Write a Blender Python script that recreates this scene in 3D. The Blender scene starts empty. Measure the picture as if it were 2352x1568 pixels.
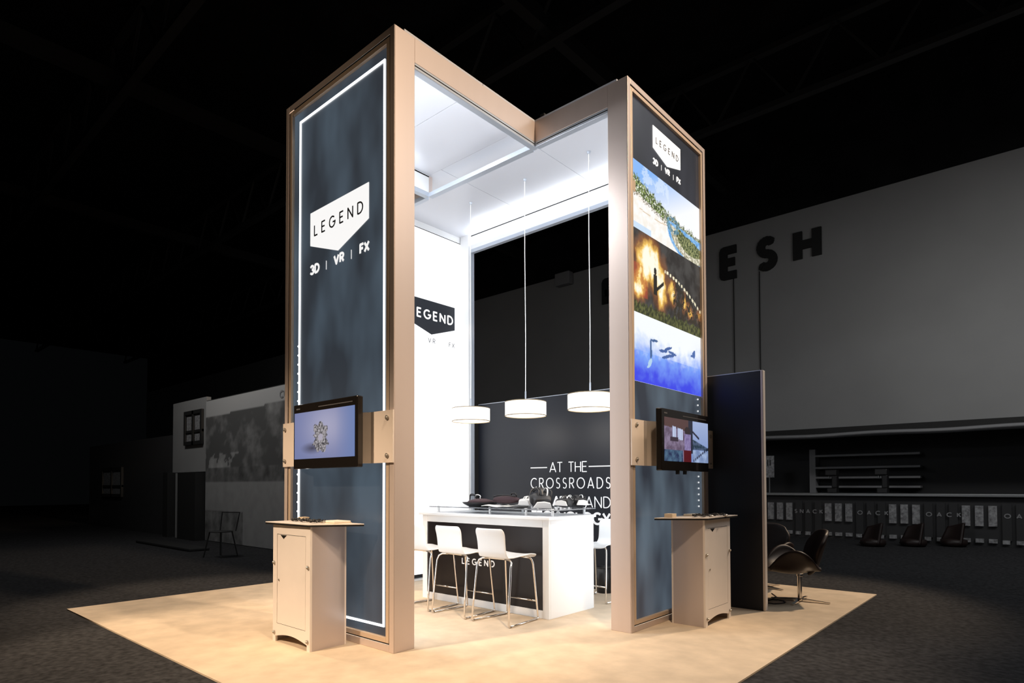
import bpy, bmesh, math, random
from mathutils import Vector, Matrix, noise
random.seed(7)
S = bpy.context.scene
COL = S.collection
PI = math.pi

# ------------------------------------------------------------------ camera
FPX = 1412.0145
cam_d = bpy.data.cameras.new('camera')
cam = bpy.data.objects.new('camera', cam_d); COL.objects.link(cam)
yaw, pitch, roll = 0.7217, 0.0237, -0.0030
fw = Vector((-math.sin(yaw)*math.cos(pitch), math.cos(yaw)*math.cos(pitch), math.sin(pitch)))
rt = Vector((math.cos(yaw), math.sin(yaw), 0))
up = rt.cross(fw)
rt2 = rt*math.cos(roll) + up*math.sin(roll)
up2 = up*math.cos(roll) - rt*math.sin(roll)
M = Matrix((rt2, up2, -fw)).transposed().to_4x4()
M.translation = Vector((3.7804, -2.9464, 1.2840))
cam.matrix_world = M
cam_d.sensor_fit = 'HORIZONTAL'; cam_d.sensor_width = 36
cam_d.lens = FPX/2352*36
cam_d.shift_x = 4.4/2352
cam_d.shift_y = 295.33/2352
cam_d.clip_end = 200
S.camera = cam

# ------------------------------------------------------------------ view, world, hall lamps and added fills
S.view_settings.view_transform = 'Standard'
try: S.view_settings.look = 'None'
except Exception: pass
S.view_settings.exposure = 0.0
S.view_settings.gamma = 1.0
S.view_settings.use_curve_mapping = False
W = bpy.data.worlds.new('world'); S.world = W; W.use_nodes = True
W.node_tree.nodes['Background'].inputs[0].default_value = (.8, .9, 1, 1)
W.node_tree.nodes['Background'].inputs[1].default_value = 0.0015

def aim(o, loc, tgt):
    o.location = loc
    o.rotation_euler = (Vector(tgt)-Vector(loc)).to_track_quat('-Z', 'Y').to_euler()
def spot(name, loc, tgt, power, col, deg, blend=.4, rad=.25):
    d = bpy.data.lights.new(name, 'SPOT'); o = bpy.data.objects.new(name, d); COL.objects.link(o)
    d.energy = power; d.color = col; d.spot_size = math.radians(deg); d.spot_blend = blend; d.shadow_soft_size = rad
    aim(o, loc, tgt); return o
def area(name, loc, tgt, power, col, sx, sy, spread=180):
    d = bpy.data.lights.new(name, 'AREA'); o = bpy.data.objects.new(name, d); COL.objects.link(o)
    d.shape = 'RECTANGLE'; d.size = sx; d.size_y = sy; d.energy = power; d.color = col; d.spread = math.radians(spread)
    aim(o, loc, tgt); return o
WARM = (1.0, .76, .53)
spot('hall_spot', (8.2, 1.95, 7.8), (.3, 1.5, 3.9), 3200, WARM, 36, .6)
spot('hall_spot', (4.6, -1.4, 8.2), (1.5, .1, 0), 1900, WARM, 40, .6)
spot('hall_spot', (-2.2, -7.5, 7.6), (-.9, -.6, .0), 4500, WARM, 27, .5)
spot('hall_spot', (3.5, -7.0, 7.8), (.3, -.8, .0), 1000, WARM, 20, .8)
spot('hall_spot', (-3.0, -9.0, 8.0), (-1.5, 0, 3.3), 520, WARM, 27, .7)  # added weak fill that lifts the upper frame of the left sign
spot('hall_spot', (4.0, 9.5, 8.0), (.9, 4.0, .4), 2600, WARM, 34, .5)
spot('hall_spot', (-8.0, -1.0, 8.0), (-3.0, .2, 0), 2100, WARM, 32, .6)
area('hall_wall_fill', (5.5, 9.5, 5.2), (5.5, 13.9, 2.6), 62, (1, .98, .95), 9, .4)  # added fill for the grey back wall, no fixture there
area('hall_wall_fill', (-9.0, 0.2, 6.5), (-9.5, 3.2, 1.2), 85, (1, .98, .95), 4, .4)  # added fill for the neighbouring stand on the left
area('hall_floor_wash', (7.0, 6.5, 8.0), (6.5, 7.0, 0), 200, (.95, .98, 1), 6, 4)

# booth plan: X along the left sign, Y away from it
L1, W1, L2, Y2, XW = 1.737, 1.651, 1.046, 3.346, -2.641
H, HB, PW = 4.88, 4.677, .2046
LED = (.90, .95, 1.0)
def strip(loc, tgt, power, length, along):
    """LED strip lamp; 'along' is 'X' or 'Y'"""
    d = bpy.data.lights.new('canopy_strip_lamp', 'AREA'); o = bpy.data.objects.new('canopy_strip_lamp', d); COL.objects.link(o)
    d.shape = 'RECTANGLE'; d.size = length; d.size_y = .03; d.energy = power; d.color = LED
    z = -(Vector(tgt)-Vector(loc)).normalized()
    x = Vector((1, 0, 0)) if along == 'X' else Vector((0, 1, 0))
    y = z.cross(x).normalized()
    m = Matrix((x, y, z)).transposed().to_4x4(); m.translation = loc; o.matrix_world = m
strip((-.75, L1+.12, 4.70), (-.75, L1+.75, 4.86), 1.2, 3.3, 'X')
strip((-.75, Y2-.09, 4.72), (-.75, Y2-.22, 4.9), 9, 3.3, 'X')
strip((-.07, .9, 4.70), (-.6, .9, 4.84), 1.5, 1.4, 'Y')
strip((-W1+.07, .9, 4.70), (-W1+.6, .9, 4.84), 1.5, 1.4, 'Y')
strip((-.75, 2.2, 4.86), (-.75, 2.2, 0), 7, 3.0, 'X')
strip((-.85, .9, 4.86), (-.85, .9, 0), 8, 1.2, 'Y')
strip((-.80, .16, 4.60), (-.1, 1.74, 2.2), 40, 1.3, 'X')  # added lamp, put in to whiten the right tower's pilaster

# ------------------------------------------------------------------ materials
def new_mat(name):
    m = bpy.data.materials.new(name); m.use_nodes = True
    nt = m.node_tree; return m, nt, nt.nodes['Principled BSDF']
def pmat(name, col, rough=.5, metal=0, spec=.5, nscale=0, namp=.15, stretch=(1, 1, 1), bump=0, coat=0, emis=None, es=0, trans=0):
    m, nt, b = new_mat(name)
    b.inputs['Base Color'].default_value = (*col, 1); b.inputs['Roughness'].default_value = rough
    b.inputs['Metallic'].default_value = metal; b.inputs['Specular IOR Level'].default_value = spec
    b.inputs['Coat Weight'].default_value = coat; b.inputs['Transmission Weight'].default_value = trans
    if emis:
        b.inputs['Emission Color'].default_value = (*emis, 1); b.inputs['Emission Strength'].default_value = es
    if nscale:
        tc = nt.nodes.new('ShaderNodeTexCoord'); mp = nt.nodes.new('ShaderNodeMapping'); mp.inputs['Scale'].default_value = stretch
        n = nt.nodes.new('ShaderNodeTexNoise'); n.inputs['Scale'].default_value = nscale; n.inputs['Detail'].default_value = 5
        nt.links.new(tc.outputs['Object'], mp.inputs[0]); nt.links.new(mp.outputs[0], n.inputs['Vector'])
        r = nt.nodes.new('ShaderNodeValToRGB')
        r.color_ramp.elements[0].position = .3; r.color_ramp.elements[1].position = .7
        r.color_ramp.elements[0].color = (*[c*(1-namp) for c in col], 1); r.color_ramp.elements[1].color = (*[min(1, c*(1+namp)) for c in col], 1)
        nt.links.new(n.outputs['Fac'], r.inputs[0]); nt.links.new(r.outputs[0], b.inputs['Base Color'])
        if bump:
            bp = nt.nodes.new('ShaderNodeBump'); bp.inputs['Strength'].default_value = bump; bp.inputs['Distance'].default_value = .01
            nt.links.new(n.outputs['Fac'], bp.inputs['Height']); nt.links.new(bp.outputs[0], b.inputs['Normal'])
    return m
def emit_mat(name, col, s):
    m, nt, b = new_mat(name)
    b.inputs['Base Color'].default_value = (*[c*.5 for c in col], 1); b.inputs['Roughness'].default_value = .4
    b.inputs['Emission Color'].default_value = (*col, 1); b.inputs['Emission Strength'].default_value = s
    return m
def picture_mat(name, s, base=.1, rough=.35):
    m, nt, b = new_mat(name)
    a = nt.nodes.new('ShaderNodeAttribute'); a.attribute_name = 'picture'
    nt.links.new(a.outputs['Color'], b.inputs['Emission Color']); b.inputs['Emission Strength'].default_value = s
    b.inputs['Base Color'].default_value = (.02, .02, .02, 1); b.inputs['Roughness'].default_value = rough
    return m
def backlit_print(name, c0, c1, seed):
    """dark print on a backlit fabric, the lamps behind showing through unevenly"""
    m, nt, b = new_mat(name)
    tc = nt.nodes.new('ShaderNodeTexCoord'); mp = nt.nodes.new('ShaderNodeMapping')
    mp.inputs['Scale'].default_value = (1.9, 1.9, .8); mp.inputs['Location'].default_value = (seed, seed*.7, seed*.3)
    n = nt.nodes.new('ShaderNodeTexNoise'); n.inputs['Scale'].default_value = 1.3; n.inputs['Detail'].default_value = 2; n.inputs['Roughness'].default_value = .45
    r = nt.nodes.new('ShaderNodeValToRGB'); r.color_ramp.elements[0].position = .38; r.color_ramp.elements[1].position = .72
    r.color_ramp.elements[0].color = (*c0, 1); r.color_ramp.elements[1].color = (*c1, 1)
    nt.links.new(tc.outputs['Object'], mp.inputs[0]); nt.links.new(mp.outputs[0], n.inputs['Vector']); nt.links.new(n.outputs['Fac'], r.inputs[0])
    nt.links.new(r.outputs[0], b.inputs['Emission Color']); b.inputs['Emission Strength'].default_value = 1
    b.inputs['Base Color'].default_value = (.012, .016, .024, 1); b.inputs['Roughness'].default_value = .32
    return m
MT = {}
MT['alu'] = pmat('satin_aluminium_frame', (.64, .54, .495), .38, .35, .5, 9, .015, (1, 1, .05))
MT['alu_warm'] = pmat('warm_aluminium_trim', (.64, .50, .38), .4, .3)
MT['groove'] = pmat('dark_groove', (.015, .014, .013), .9, 0, .05)
MT['inner_fill'] = emit_mat('unseen_lightbox_fill', (.92, .96, 1.0), 1.9)  # glow added on unseen inner sign faces to light the booth interior
MT['channel'] = pmat('silver_channel', (.50, .55, .63), .35, .3)
MT['white'] = pmat('white_laminate', (.86, .87, .88), .4)
MT['ceil'] = pmat('white_ceiling_panel', (.60, .62, .68), .3)
MT['lightbox'] = emit_mat('white_backlit_fabric', (.97, .98, 1.0), .95)
MT['led'] = emit_mat('white_led_line', (.95, .98, 1.0), 3.0)
MT['led_reflection'] = emit_mat('led_reflection_dot', (.95, .98, 1.0), .8)  # for the reflected LED string on the right sign
MT['logo_white'] = emit_mat('white_backlit_logo', (1, 1, 1), .9)
MT['text_white'] = emit_mat('white_backlit_letter', (1, 1, 1), .85)
MT['ink'] = pmat('dark_slate_ink', (.018, .022, .03), .5)
MT['ink_dim'] = pmat('grey_ink', (.10, .10, .11), .5)
MT['print_left'] = backlit_print('navy_backlit_print', (.028, .034, .043), (.070, .097, .126), 3.1)
MT['print_right'] = backlit_print('slate_backlit_print', (.030, .034, .045), (.10, .135, .17), 8.4)
MT['print_top'] = backlit_print('charcoal_backlit_print', (.016, .016, .020), (.04, .04, .05), 1.4)
MT['picture'] = picture_mat('backlit_picture', 1.0)
MT['screen'] = picture_mat('lit_screen', .85, rough=.15)
MT['tv'] = pmat('glossy_black_plastic', (.012, .010, .009), .18, 0, .5, coat=.4)
MT['band'] = pmat('beige_laminate', (.74, .64, .56), .45, .05)
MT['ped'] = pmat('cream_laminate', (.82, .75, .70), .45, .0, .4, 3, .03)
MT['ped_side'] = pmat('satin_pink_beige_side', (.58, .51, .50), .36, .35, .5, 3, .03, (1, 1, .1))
MT['black'] = pmat('black_edge', (.008, .008, .008), .5)
MT['screw'] = pmat('steel_standoff', (.45, .42, .38), .3, .8)
MT['darkwall'] = pmat('dark_slate_panel', (.010, .012, .018), .42, 0, .42)
MT['letter'] = pmat('white_vinyl_letter', (.88, .89, .92), .5, emis=(1, 1, 1), es=.12)  # slight glow put into the vinyl, the letters are no lamps
MT['carpet'] = pmat('beige_carpet', (.63, .51, .38), .95, 0, .1, 5, .10, (1, 1, 1), .3)
MT['hallfloor'] = pmat('dark_hall_carpet', (.034, .034, .036), .95, 0, .1, 22, .45, (1, 1, 1), .4)
MT['hallwall'] = pmat('grey_hall_wall', (.34, .34, .34), .8, 0, .2, .6, .06)
MT['halldark'] = pmat('charcoal_hall_wall', (.05, .05, .052), .8, 0, .2)
MT['ceilblack'] = pmat('black_hall_ceiling', (.010, .010, .011), .9, 0, .1, 1.5, .4)
MT['truss'] = pmat('black_steel_truss', (.02, .02, .021), .7, .2)
MT['chrome'] = pmat('polished_chrome', (.80, .76, .72), .14, 1)
MT['shell'] = pmat('white_moulded_plastic', (.80, .82, .84), .35)
MT['dpanel'] = pmat('dark_brown_panel', (.013, .010, .011), .4, 0, .35)
MT['glass'] = pmat('clear_acrylic', (.92, .95, 1), .08, 0, .5, trans=.85)
MT['leather'] = pmat('dark_brown_leather', (.018, .010, .009), .48, 0, .4, 25, .15)
MT['shade'] = emit_mat('lit_white_fabric_shade', (1.0, .97, .92), 1.0)
MT['rim'] = pmat('brass_rim', (.35, .27, .16), .4, .5)
MT['cord'] = pmat('white_cord', (.85, .85, .85), .5, emis=(1, 1, 1), es=.25)  # faint glow put into the cord itself
MT['hs_black'] = pmat('matte_black_plastic', (.012, .011, .012), .45)
MT['hs_maroon'] = pmat('dark_maroon_foam', (.06, .03, .035), .8)
MT['hs_white'] = pmat('white_gloss_plastic', (.86, .84, .82), .3)
MT['wood'] = pmat('pale_wood', (.72, .58, .42), .6)
MT['paper'] = pmat('cream_paper', (.80, .74, .64), .8)
MT['signletter'] = pmat('black_sign_letter', (.016, .016, .016), .7)
MT['pale'] = pmat('dim_pale_board', (.30, .30, .31), .7, 0, .3, 18, .5, (1, 1, 1))
MT['pale_plain'] = pmat('dim_pale_plain', (.30, .30, .31), .7, 0, .3)
MT['steel'] = pmat('dull_steel', (.35, .36, .37), .4, .6)

# ------------------------------------------------------------------ mesh helpers
class MB:
    def __init__(s): s.v = []; s.f = []
    def add(s, vs, fs):
        b = len(s.v); s.v += [Vector(v) for v in vs]; s.f += [[b+i for i in f] for f in fs]; return s
    def box(s, x0, x1, y0, y1, z0, z1):
        if x0 > x1: x0, x1 = x1, x0
        if y0 > y1: y0, y1 = y1, y0
        if z0 > z1: z0, z1 = z1, z0
        return s.add([(x0, y0, z0), (x1, y0, z0), (x1, y1, z0), (x0, y1, z0), (x0, y0, z1), (x1, y0, z1), (x1, y1, z1), (x0, y1, z1)],
                     [[0, 3, 2, 1], [4, 5, 6, 7], [0, 1, 5, 4], [1, 2, 6, 5], [2, 3, 7, 6], [3, 0, 4, 7]])
    def tube(s, pts, r, n=10, cap=True, closed=False):
        pts = [Vector(p) for p in pts]; N = len(pts)
        rs = r if isinstance(r, (list, tuple)) else [r]*N
        prev = None; rings = []
        for i, p in enumerate(pts):
            if closed: t = (pts[(i+1) % N]-pts[i-1])
            else: t = pts[min(i+1, N-1)]-pts[max(i-1, 0)]
            t = t.normalized() if t.length > 1e-9 else Vector((0, 0, 1))
            if prev is None:
                a = Vector((0, 0, 1)) if abs(t.z) < .9 else Vector((1, 0, 0))
                nrm = (a - t*a.dot(t)).normalized()
            else:
                nrm = prev - t*prev.dot(t)
                nrm = nrm.normalized() if nrm.length > 1e-6 else t.orthogonal().normalized()
            prev = nrm; bn = t.cross(nrm)
            rings.append([p + (nrm*math.cos(2*PI*k/n) + bn*math.sin(2*PI*k/n))*rs[i] for k in range(n)])
        fs = []
        for i in range(N if closed else N-1):
            j = (i+1) % N
            for k in range(n): fs.append([i*n+k, i*n+(k+1) % n, j*n+(k+1) % n, j*n+k])
        if cap and not closed: fs.append(list(range(n))[::-1]); fs.append([(N-1)*n+k for k in range(n)])
        return s.add([v for r_ in rings for v in r_], fs)
    def cyl(s, a, b, r, n=16): return s.tube([a, b], r, n)
    def lathe(s, prof, c=(0, 0, 0), n=32):
        c = Vector(c); vs = []; fs = []
        for r, z in prof:
            for k in range(n): vs.append(c + Vector((r*math.cos(2*PI*k/n), r*math.sin(2*PI*k/n), z)))
        for i in range(len(prof)-1):
            for k in range(n): fs.append([i*n+k, i*n+(k+1) % n, (i+1)*n+(k+1) % n, (i+1)*n+k])
        return s.add(vs, fs)
    def prism(s, poly, o, U, V, N, t):
        """polygon (u,v) at o spanned by U,V, thickness t along N"""
        o, U, V, N = map(Vector, (o, U, V, N)); n = len(poly)
        vs = [o+U*p[0]+V*p[1] for p in poly] + [o+U*p[0]+V*p[1]+N*t for p in poly]
        fs = [list(range(n))[::-1], [n+i for i in range(n)]] + [[i, (i+1) % n, n+(i+1) % n, n+i] for i in range(n)]
        return s.add(vs, fs)
    def surf(s, fn, nu, nv):
        vs = [fn(i/nu, j/nv) for j in range(nv+1) for i in range(nu+1)]
        fs = [[j*(nu+1)+i, j*(nu+1)+i+1, (j+1)*(nu+1)+i+1, (j+1)*(nu+1)+i] for j in range(nv) for i in range(nu)]
        return s.add(vs, fs)
    def sphere(s, c, r, n=12):
        return s.lathe([(max(1e-4, r*math.sin(PI*i/8)), -r*math.cos(PI*i/8)) for i in range(9)], c, n)

ORG = {}
def thing(name, label, cat, loc=(0, 0, 0), rotz=0, group=None):
    o = bpy.data.objects.new(name, None); COL.objects.link(o); o.location = loc; o.rotation_euler = (0, 0, rotz)
    o.empty_display_size = .1
    o['label'] = label; o['category'] = cat
    if group: o['group'] = group
    ORG[o.name] = Vector(loc); return o
def obj(name, mb, mat, parent=None, local=False, bevel=0, smooth=False, solid=0, sub=0, label=None):
    me = bpy.data.meshes.new(name)
    off = Vector((0, 0, 0))
    if parent is not None and not local: off = ORG[parent.name]
    me.from_pydata([v-off for v in mb.v], [], mb.f)
    bm = bmesh.new(); bm.from_mesh(me); bmesh.ops.recalc_face_normals(bm, faces=bm.faces); bm.to_mesh(me); bm.free()
    me.materials.append(mat if not isinstance(mat, str) else MT[mat])
    o = bpy.data.objects.new(name, me); COL.objects.link(o)
    if parent is not None: o.parent = parent; ORG[o.name] = off
    else: ORG[o.name] = Vector((0, 0, 0))
    if smooth:
        for p in me.polygons: p.use_smooth = True
    if solid:
        m = o.modifiers.new('solid', 'SOLIDIFY'); m.thickness = solid; m.offset = 0
    if sub:
        m = o.modifiers.new('sub', 'SUBSURF'); m.levels = sub; m.render_levels = sub
    if bevel:
        m = o.modifiers.new('bevel', 'BEVEL'); m.width = bevel; m.segments = 2; m.limit_method = 'ANGLE'
    if label: o['label'] = label
    return o
def tag(o, label, cat, group=None):
    o['label'] = label; o['category'] = cat
    if group: o['group'] = group
    return o
def struct(name, mb, mat):
    o = obj(name, mb, mat); o['kind'] = 'structure'; return o
def dup(root, loc, rotz=None, label=None):
    r = root.copy(); COL.objects.link(r); r.location = loc
    if rotz is not None: r.rotation_euler = (0, 0, rotz)
    if label: r['label'] = label
    for ch in list(root.children):
        c = ch.copy(); COL.objects.link(c); c.parent = r
        for g in list(ch.children):
            d = g.copy(); COL.objects.link(d); d.parent = c
    return r
def picture(name, o, U, V, nu, nv, fn, mat, parent=None):
    """flat picture: a grid coloured by fn(u,v) -> linear rgb"""
    o, U, V = map(Vector, (o, U, V)); off = ORG[parent.name] if parent is not None else Vector()
    vs = [o+U*(i/nu)+V*(j/nv)-off for j in range(nv+1) for i in range(nu+1)]
    fs = [[j*(nu+1)+i, j*(nu+1)+i+1, (j+1)*(nu+1)+i+1, (j+1)*(nu+1)+i] for j in range(nv) for i in range(nu)]
    me = bpy.data.meshes.new(name); me.from_pydata(vs, [], fs)
    a = me.color_attributes.new('picture', 'FLOAT_COLOR', 'POINT')
    k = 0
    for j in range(nv+1):
        for i in range(nu+1):
            c = fn(i/nu, j/nv); a.data[k].color = (*c, 1); k += 1
    me.materials.append(MT[mat]); ob = bpy.data.objects.new(name, me); COL.objects.link(ob)
    if parent is not None: ob.parent = parent; ORG[ob.name] = off
    return ob

# ------------------------------------------------------------------ stroke lettering
def arc(cx, cy, rx, ry, a0, a1, n=14):
    return [(cx+rx*math.cos(math.radians(a0+(a1-a0)*i/n)), cy+ry*math.sin(math.radians(a0+(a1-a0)*i/n))) for i in range(n+1)]
def glyph(c):
    if c == 'L': return .46, [[(.0, 1), (.0, 0), (.46, 0)]]
    if c == 'E': return .48, [[(.48, 1), (0, 1), (0, 0), (.48, 0)], [(0, .52), (.42, .52)]]
    if c == 'F': return .46, [[(.46, 1), (0, 1), (0, 0)], [(0, .52), (.40, .52)]]
    if c == 'G': return .84, [arc(.42, .5, .42, .5, 48, 360, 22) + [(.84, .46), (.5, .46)]]
    if c == 'N': return .66, [[(0, 0), (0, 1), (.66, 0), (.66, 1)]]
    if c == 'D': return .66, [[(0, 0), (0, 1), (.22, 1)] + arc(.22, .5, .44, .5, 90, -90, 14)[1:] + [(0, 0)]]
    if c == '3': return .52, [arc(.25, .74, .25, .26, 160, -90, 14) , arc(.25, .26, .28, .27, 90, -160, 14)]
    if c == 'V': return .70, [[(0, 1), (.35, 0), (.70, 1)]]
    if c == 'R': return .54, [[(0, 0), (0, 1), (.26, 1)] + arc(.26, .74, .26, .26, 90, -90, 10)[1:] + [(0, .48)], [(.24, .48), (.54, 0)]]
    if c == 'X': return .62, [[(0, 0), (.62, 1)], [(0, 1), (.62, 0)]]
    if c == 'A': return .72, [[(0, 0), (.36, 1), (.72, 0)], [(.11, .28), (.61, .28)]]
    if c == 'T': return .56, [[(0, 1), (.56, 1)], [(.28, 1), (.28, 0)]]
    if c == 'H': return .60, [[(0, 0), (0, 1)], [(.60, 0), (.60, 1)], [(0, .5), (.60, .5)]]
    if c == 'C': return .78, [arc(.46, .5, .46, .5, 48, 312, 20)]
    if c == 'O': return .92, [arc(.46, .5, .46, .5, 0, 360, 28)]
    if c == 'S': return .46, [arc(.24, .75, .21, .25, 40, 270, 12)[:-1] + arc(.22, .25, .23, .25, 90, -140, 12)]
    if c == 'Y': return .62, [[(0, 1), (.31, .46), (.62, 1)], [(.31, .46), (.31, 0)]]
    if c == 'K': return .54, [[(0, 0), (0, 1)], [(.52, 1), (0, .42)], [(.18, .60), (.54, 0)]]
    if c == '|': return .0, [[(0, -.05), (0, 1.05)]]
    if c == '-': return .5, [[(0, .5), (.5, .5)]]
    return .35, []
def write(mb, text, o, U, V, N, h, weight, gap, t=.004, width=None, left=None, right=None, sx=1.0):
    """text from o along U; letters h tall; gap in letter heights; width (m) stretches spacing so that the line fits"""
    o, U, V, N = map(Vector, (o, U, V, N))
    gl = [glyph(c) for c in text]
    tot = sum(g[0]*sx for g in gl)*h
    if width is not None and len(text) > 1: gap = (width-tot)/(len(text)-1)/h
    x = 0; w = weight*h/2
    target = mb
    for ch, (wd, st) in zip(text, gl):
        if isinstance(target, tuple): mb = MB()
        kk = 0
        for line in st:
            pts = [(x+p[0]*h*sx, p[1]*(h-2*w)+w) for p in line]
            for a, b in zip(pts[:-1], pts[1:]):
                dx, dy = b[0]-a[0], b[1]-a[1]; l = math.hypot(dx, dy)
                if l < 1e-6: continue
                nx, ny = -dy/l*w, dx/l*w; kk += 1
                mb.prism([(a[0]+nx, a[1]+ny), (a[0]-nx, a[1]-ny), (b[0]-nx, b[1]-ny), (b[0]+nx, b[1]+ny)], o, U, V, N, t*(1-.012*(kk % 12)))
            for q in pts[1:-1]:
                kk += 1
                mb.prism([(q[0]+w*math.cos(2*PI*k/8), q[1]+w*math.sin(2*PI*k/8)) for k in range(8)], o, U, V, N, t*(1-.012*(kk % 12)-.15))
        if isinstance(target, tuple) and mb.v: obj('divider' if ch == '|' else 'letter', mb, target[0], target[1])
        x += wd*h*sx + gap*h
    return mb
def frame(mb, a0, a1, z0, z1, wd, fn):
    """rectangular border; fn(a0,a1,z0,z1) adds one bar"""
    fn(a0, a0+wd, z0, z1); fn(a1-wd, a1, z0, z1); fn(a0+wd, a1-wd, z1-wd, z1); fn(a0+wd, a1-wd, z0, z0+wd)

# ================================================================== the hall
struct('floor', MB().box(-48, 26, -14, 17, -.1, -.012), 'hallfloor')
struct('wall_back', MB().box(-48, 26, 13.86, 14.1, 2.45, 8.38).box(-48, -3.2, 13.86, 14.1, -.012, 2.45), 'hallwall')
struct('wall_back_recess', MB().box(-3.2, 26, 15.2, 15.35, -.012, 2.6).box(-3.3, -3.2, 14.1, 15.35, -.012, 2.45).box(-3.2, 26, 14.1, 15.2, 2.5, 2.6), 'halldark')
struct('ceiling', MB().box(-48, 26, -14, 17, 11.0, 11.2), 'ceilblack')
struct('wall_upper', MB().box(-48, 26, 13.9, 14.1, 8.38, 11.0), 'ceilblack')
for k, y in enumerate((-3.5, 1.0, 5.5, 10.0)):
    mb = MB()
    mb.box(-40, 24, y-.08, y+.08, 9.0, 9.12).box(-40, 24, y-.08, y+.08, 10.2, 10.32)
    for i in range(40):
        x = -40+i*1.6; mb.tube([(x, y, 9.06), (x+.8, y, 10.26), (x+1.6, y, 9.06)], .04, 6)
    o = obj('roof_truss', mb, 'truss'); o['kind'] = 'structure'
for k in range(5):
    o = obj('roof_purlin', MB().box(-18+k*7.5, -17.8+k*7.5, -12, 13.9, 9.4, 9.7), 'truss'); o['kind'] = 'structure'

# letters on the back wall
px = {0: -6.95, 1: -6.20, 2: -5.42, 3: -4.55, 4: -3.06, 5: -2.06, 6: -1.10}
lab = ['first letter R of the word on the back wall, seen between lamp cord and pillar', 'second letter E of the word on the back wall', 'third letter F of the word on the back wall',
       'fourth letter R of the word on the back wall', 'black block letter E on the grey back wall beside the right tower', 'black block letter S on the grey back wall between E and H', 'black block letter H at the right end of the word on the back wall']
for i, c in enumerate('REFRESH'):
    mb = write(MB(), c, (px[i]+.06, 13.86, 6.97), (1, 0, 0), (0, 0, 1), (0, -1, 0), .93, .24, .1, .06, sx=.82)
    tag(obj('sign_letter', mb, 'signletter'), lab[i], 'letter', 'letters of the word on the back wall')
tag(obj('wall_projector', MB().box(-8.75, -8.15, 13.6, 13.86, 8.0, 8.42), 'pale_plain', bevel=.03), 'pale grey box mounted at the top edge of the back wall', 'box')
for x, lb in ((-2.72, 'thin dark seam under the letter E on the back wall'), (-2.02, 'thin dark seam under the letter S on the back wall')):
    tag(obj('wall_seam', MB().tube([(x, 13.83, 2.5), (x, 13.83, 7.0)], .012, 8), 'signletter'), lb, 'seam', 'seams on the back wall')  # wall seams drawn as thin dark tubes

# snack counter under the wall
sc = thing('snack_counter', 'long dark snack counter with slatted front along the back wall', 'counter', (3, 13.3, 0))
obj('counter_body', MB().box(-1.75, 9, 13.05, 13.6, -.012, 1.0), 'halldark', sc)
obj('countertop', MB().box(-1.85, 9.1, 12.95, 13.7, 1.0, 1.06), 'steel', sc, bevel=.01)
x = -1.6; k = 0
while x < 8.6:
    pale = (k % 6) in (0, 1, 2)
    bm_ = MB().box(x, x+.15, 13.0, 13.05, .12, .86)
    if pale:
        obj('slat', MB().box(x, x+.14, 13.0, 13.05, .40, .82), 'pale', sc)
        obj('slat', MB().box(x, x+.14, 13.0, 13.05, .06, .14), 'pale', sc)
    else:
        obj('slat', bm_, 'halldark', sc)
        obj('slat', MB().box(x, x+.12, 12.99, 13.0, .05, .13), 'pale', sc)
    x += .22; k += 1
write(('pale_plain', sc), 'SNACK', (-1.0+.05, 13.0, .57), (1, 0, 0), (0, 0, 1), (0, -1, 0), .10, .2, .3, .01, width=.62)
for q in range(4): write(('pale_plain', sc), 'OACK', (.42+q*1.32, 13.0, .57), (1, 0, 0), (0, 0, 1), (0, -1, 0), .10, .2, .3, .01, width=.6)
awn = thing('fabric_awning', 'dark awning box with a pale lower edge running above the snack counter opening', 'awning', (3, 13.7, 2.4))
obj('box', MB().box(-2.6, 10.4, 13.55, 13.83, 2.50, 2.66), 'signletter', awn)
aw = MB().surf(lambda u, v: Vector((-2.6+u*13, 13.54-.10*math.sin(v*PI), 2.52-.10*v+.012*math.sin(u*31))), 80, 6)
obj('rolled_edge', aw, 'pale_plain', awn, smooth=True, solid=.02)
ms = thing('menu_shelf', 'dim pale back shelf unit behind the snack counter', 'shelf', (0, 15.1, 0))
obj('upright', MB().box(-1.1, -.95, 14.8, 15.15, .9, 2.2), 'pale_plain', ms)
for z in (1.18, 1.42, 1.68, 2.0): obj('shelf_board', MB().box(-.95, 1.4, 14.8, 15.15, z, z+.05), 'pale_plain', ms)
cm = thing('coffee_machine', 'left dark coffee tower standing on the snack counter', 'machine', (-.2, 13.4, 1.06), group='dark coffee towers on the snack counter')
def machine(t):
    obj('body', MB().box(-.10, .12, -.12, .12, 0, .12).box(.0, .12, -.1, .1, .12, .42), 'hs_black', t, True, .02)
    obj('head', MB().box(-.14, .12, -.12, .12, .42, .56), 'hs_black', t, True, .02)
    obj('spout', MB().cyl((-.07, 0, .36), (-.07, 0, .44), .02, 10), 'steel', t, True)
machine(cm)
dup(cm, (.85, 13.4, 1.06), label='right dark coffee tower standing on the snack counter')
cs = thing('counter_sign', 'pale paper notice standing at the left end of the snack counter', 'sign', (-1.62, 13.2, 1.06))
obj('sheet', MB().box(-1.74, -1.50, 13.2, 13.22, 1.45, 2.0), 'pale', cs); obj('stand', MB().cyl((-1.62, 13.21, 1.06), (-1.62, 13.21, 1.45), .015, 8), 'steel', cs)
obj('mark', MB().box(-1.66, -1.64, 13.19, 13.2, 1.75, 1.9).box(-1.60, -1.58, 13.19, 13.2, 1.75, 1.9), 'signletter', cs)

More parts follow.
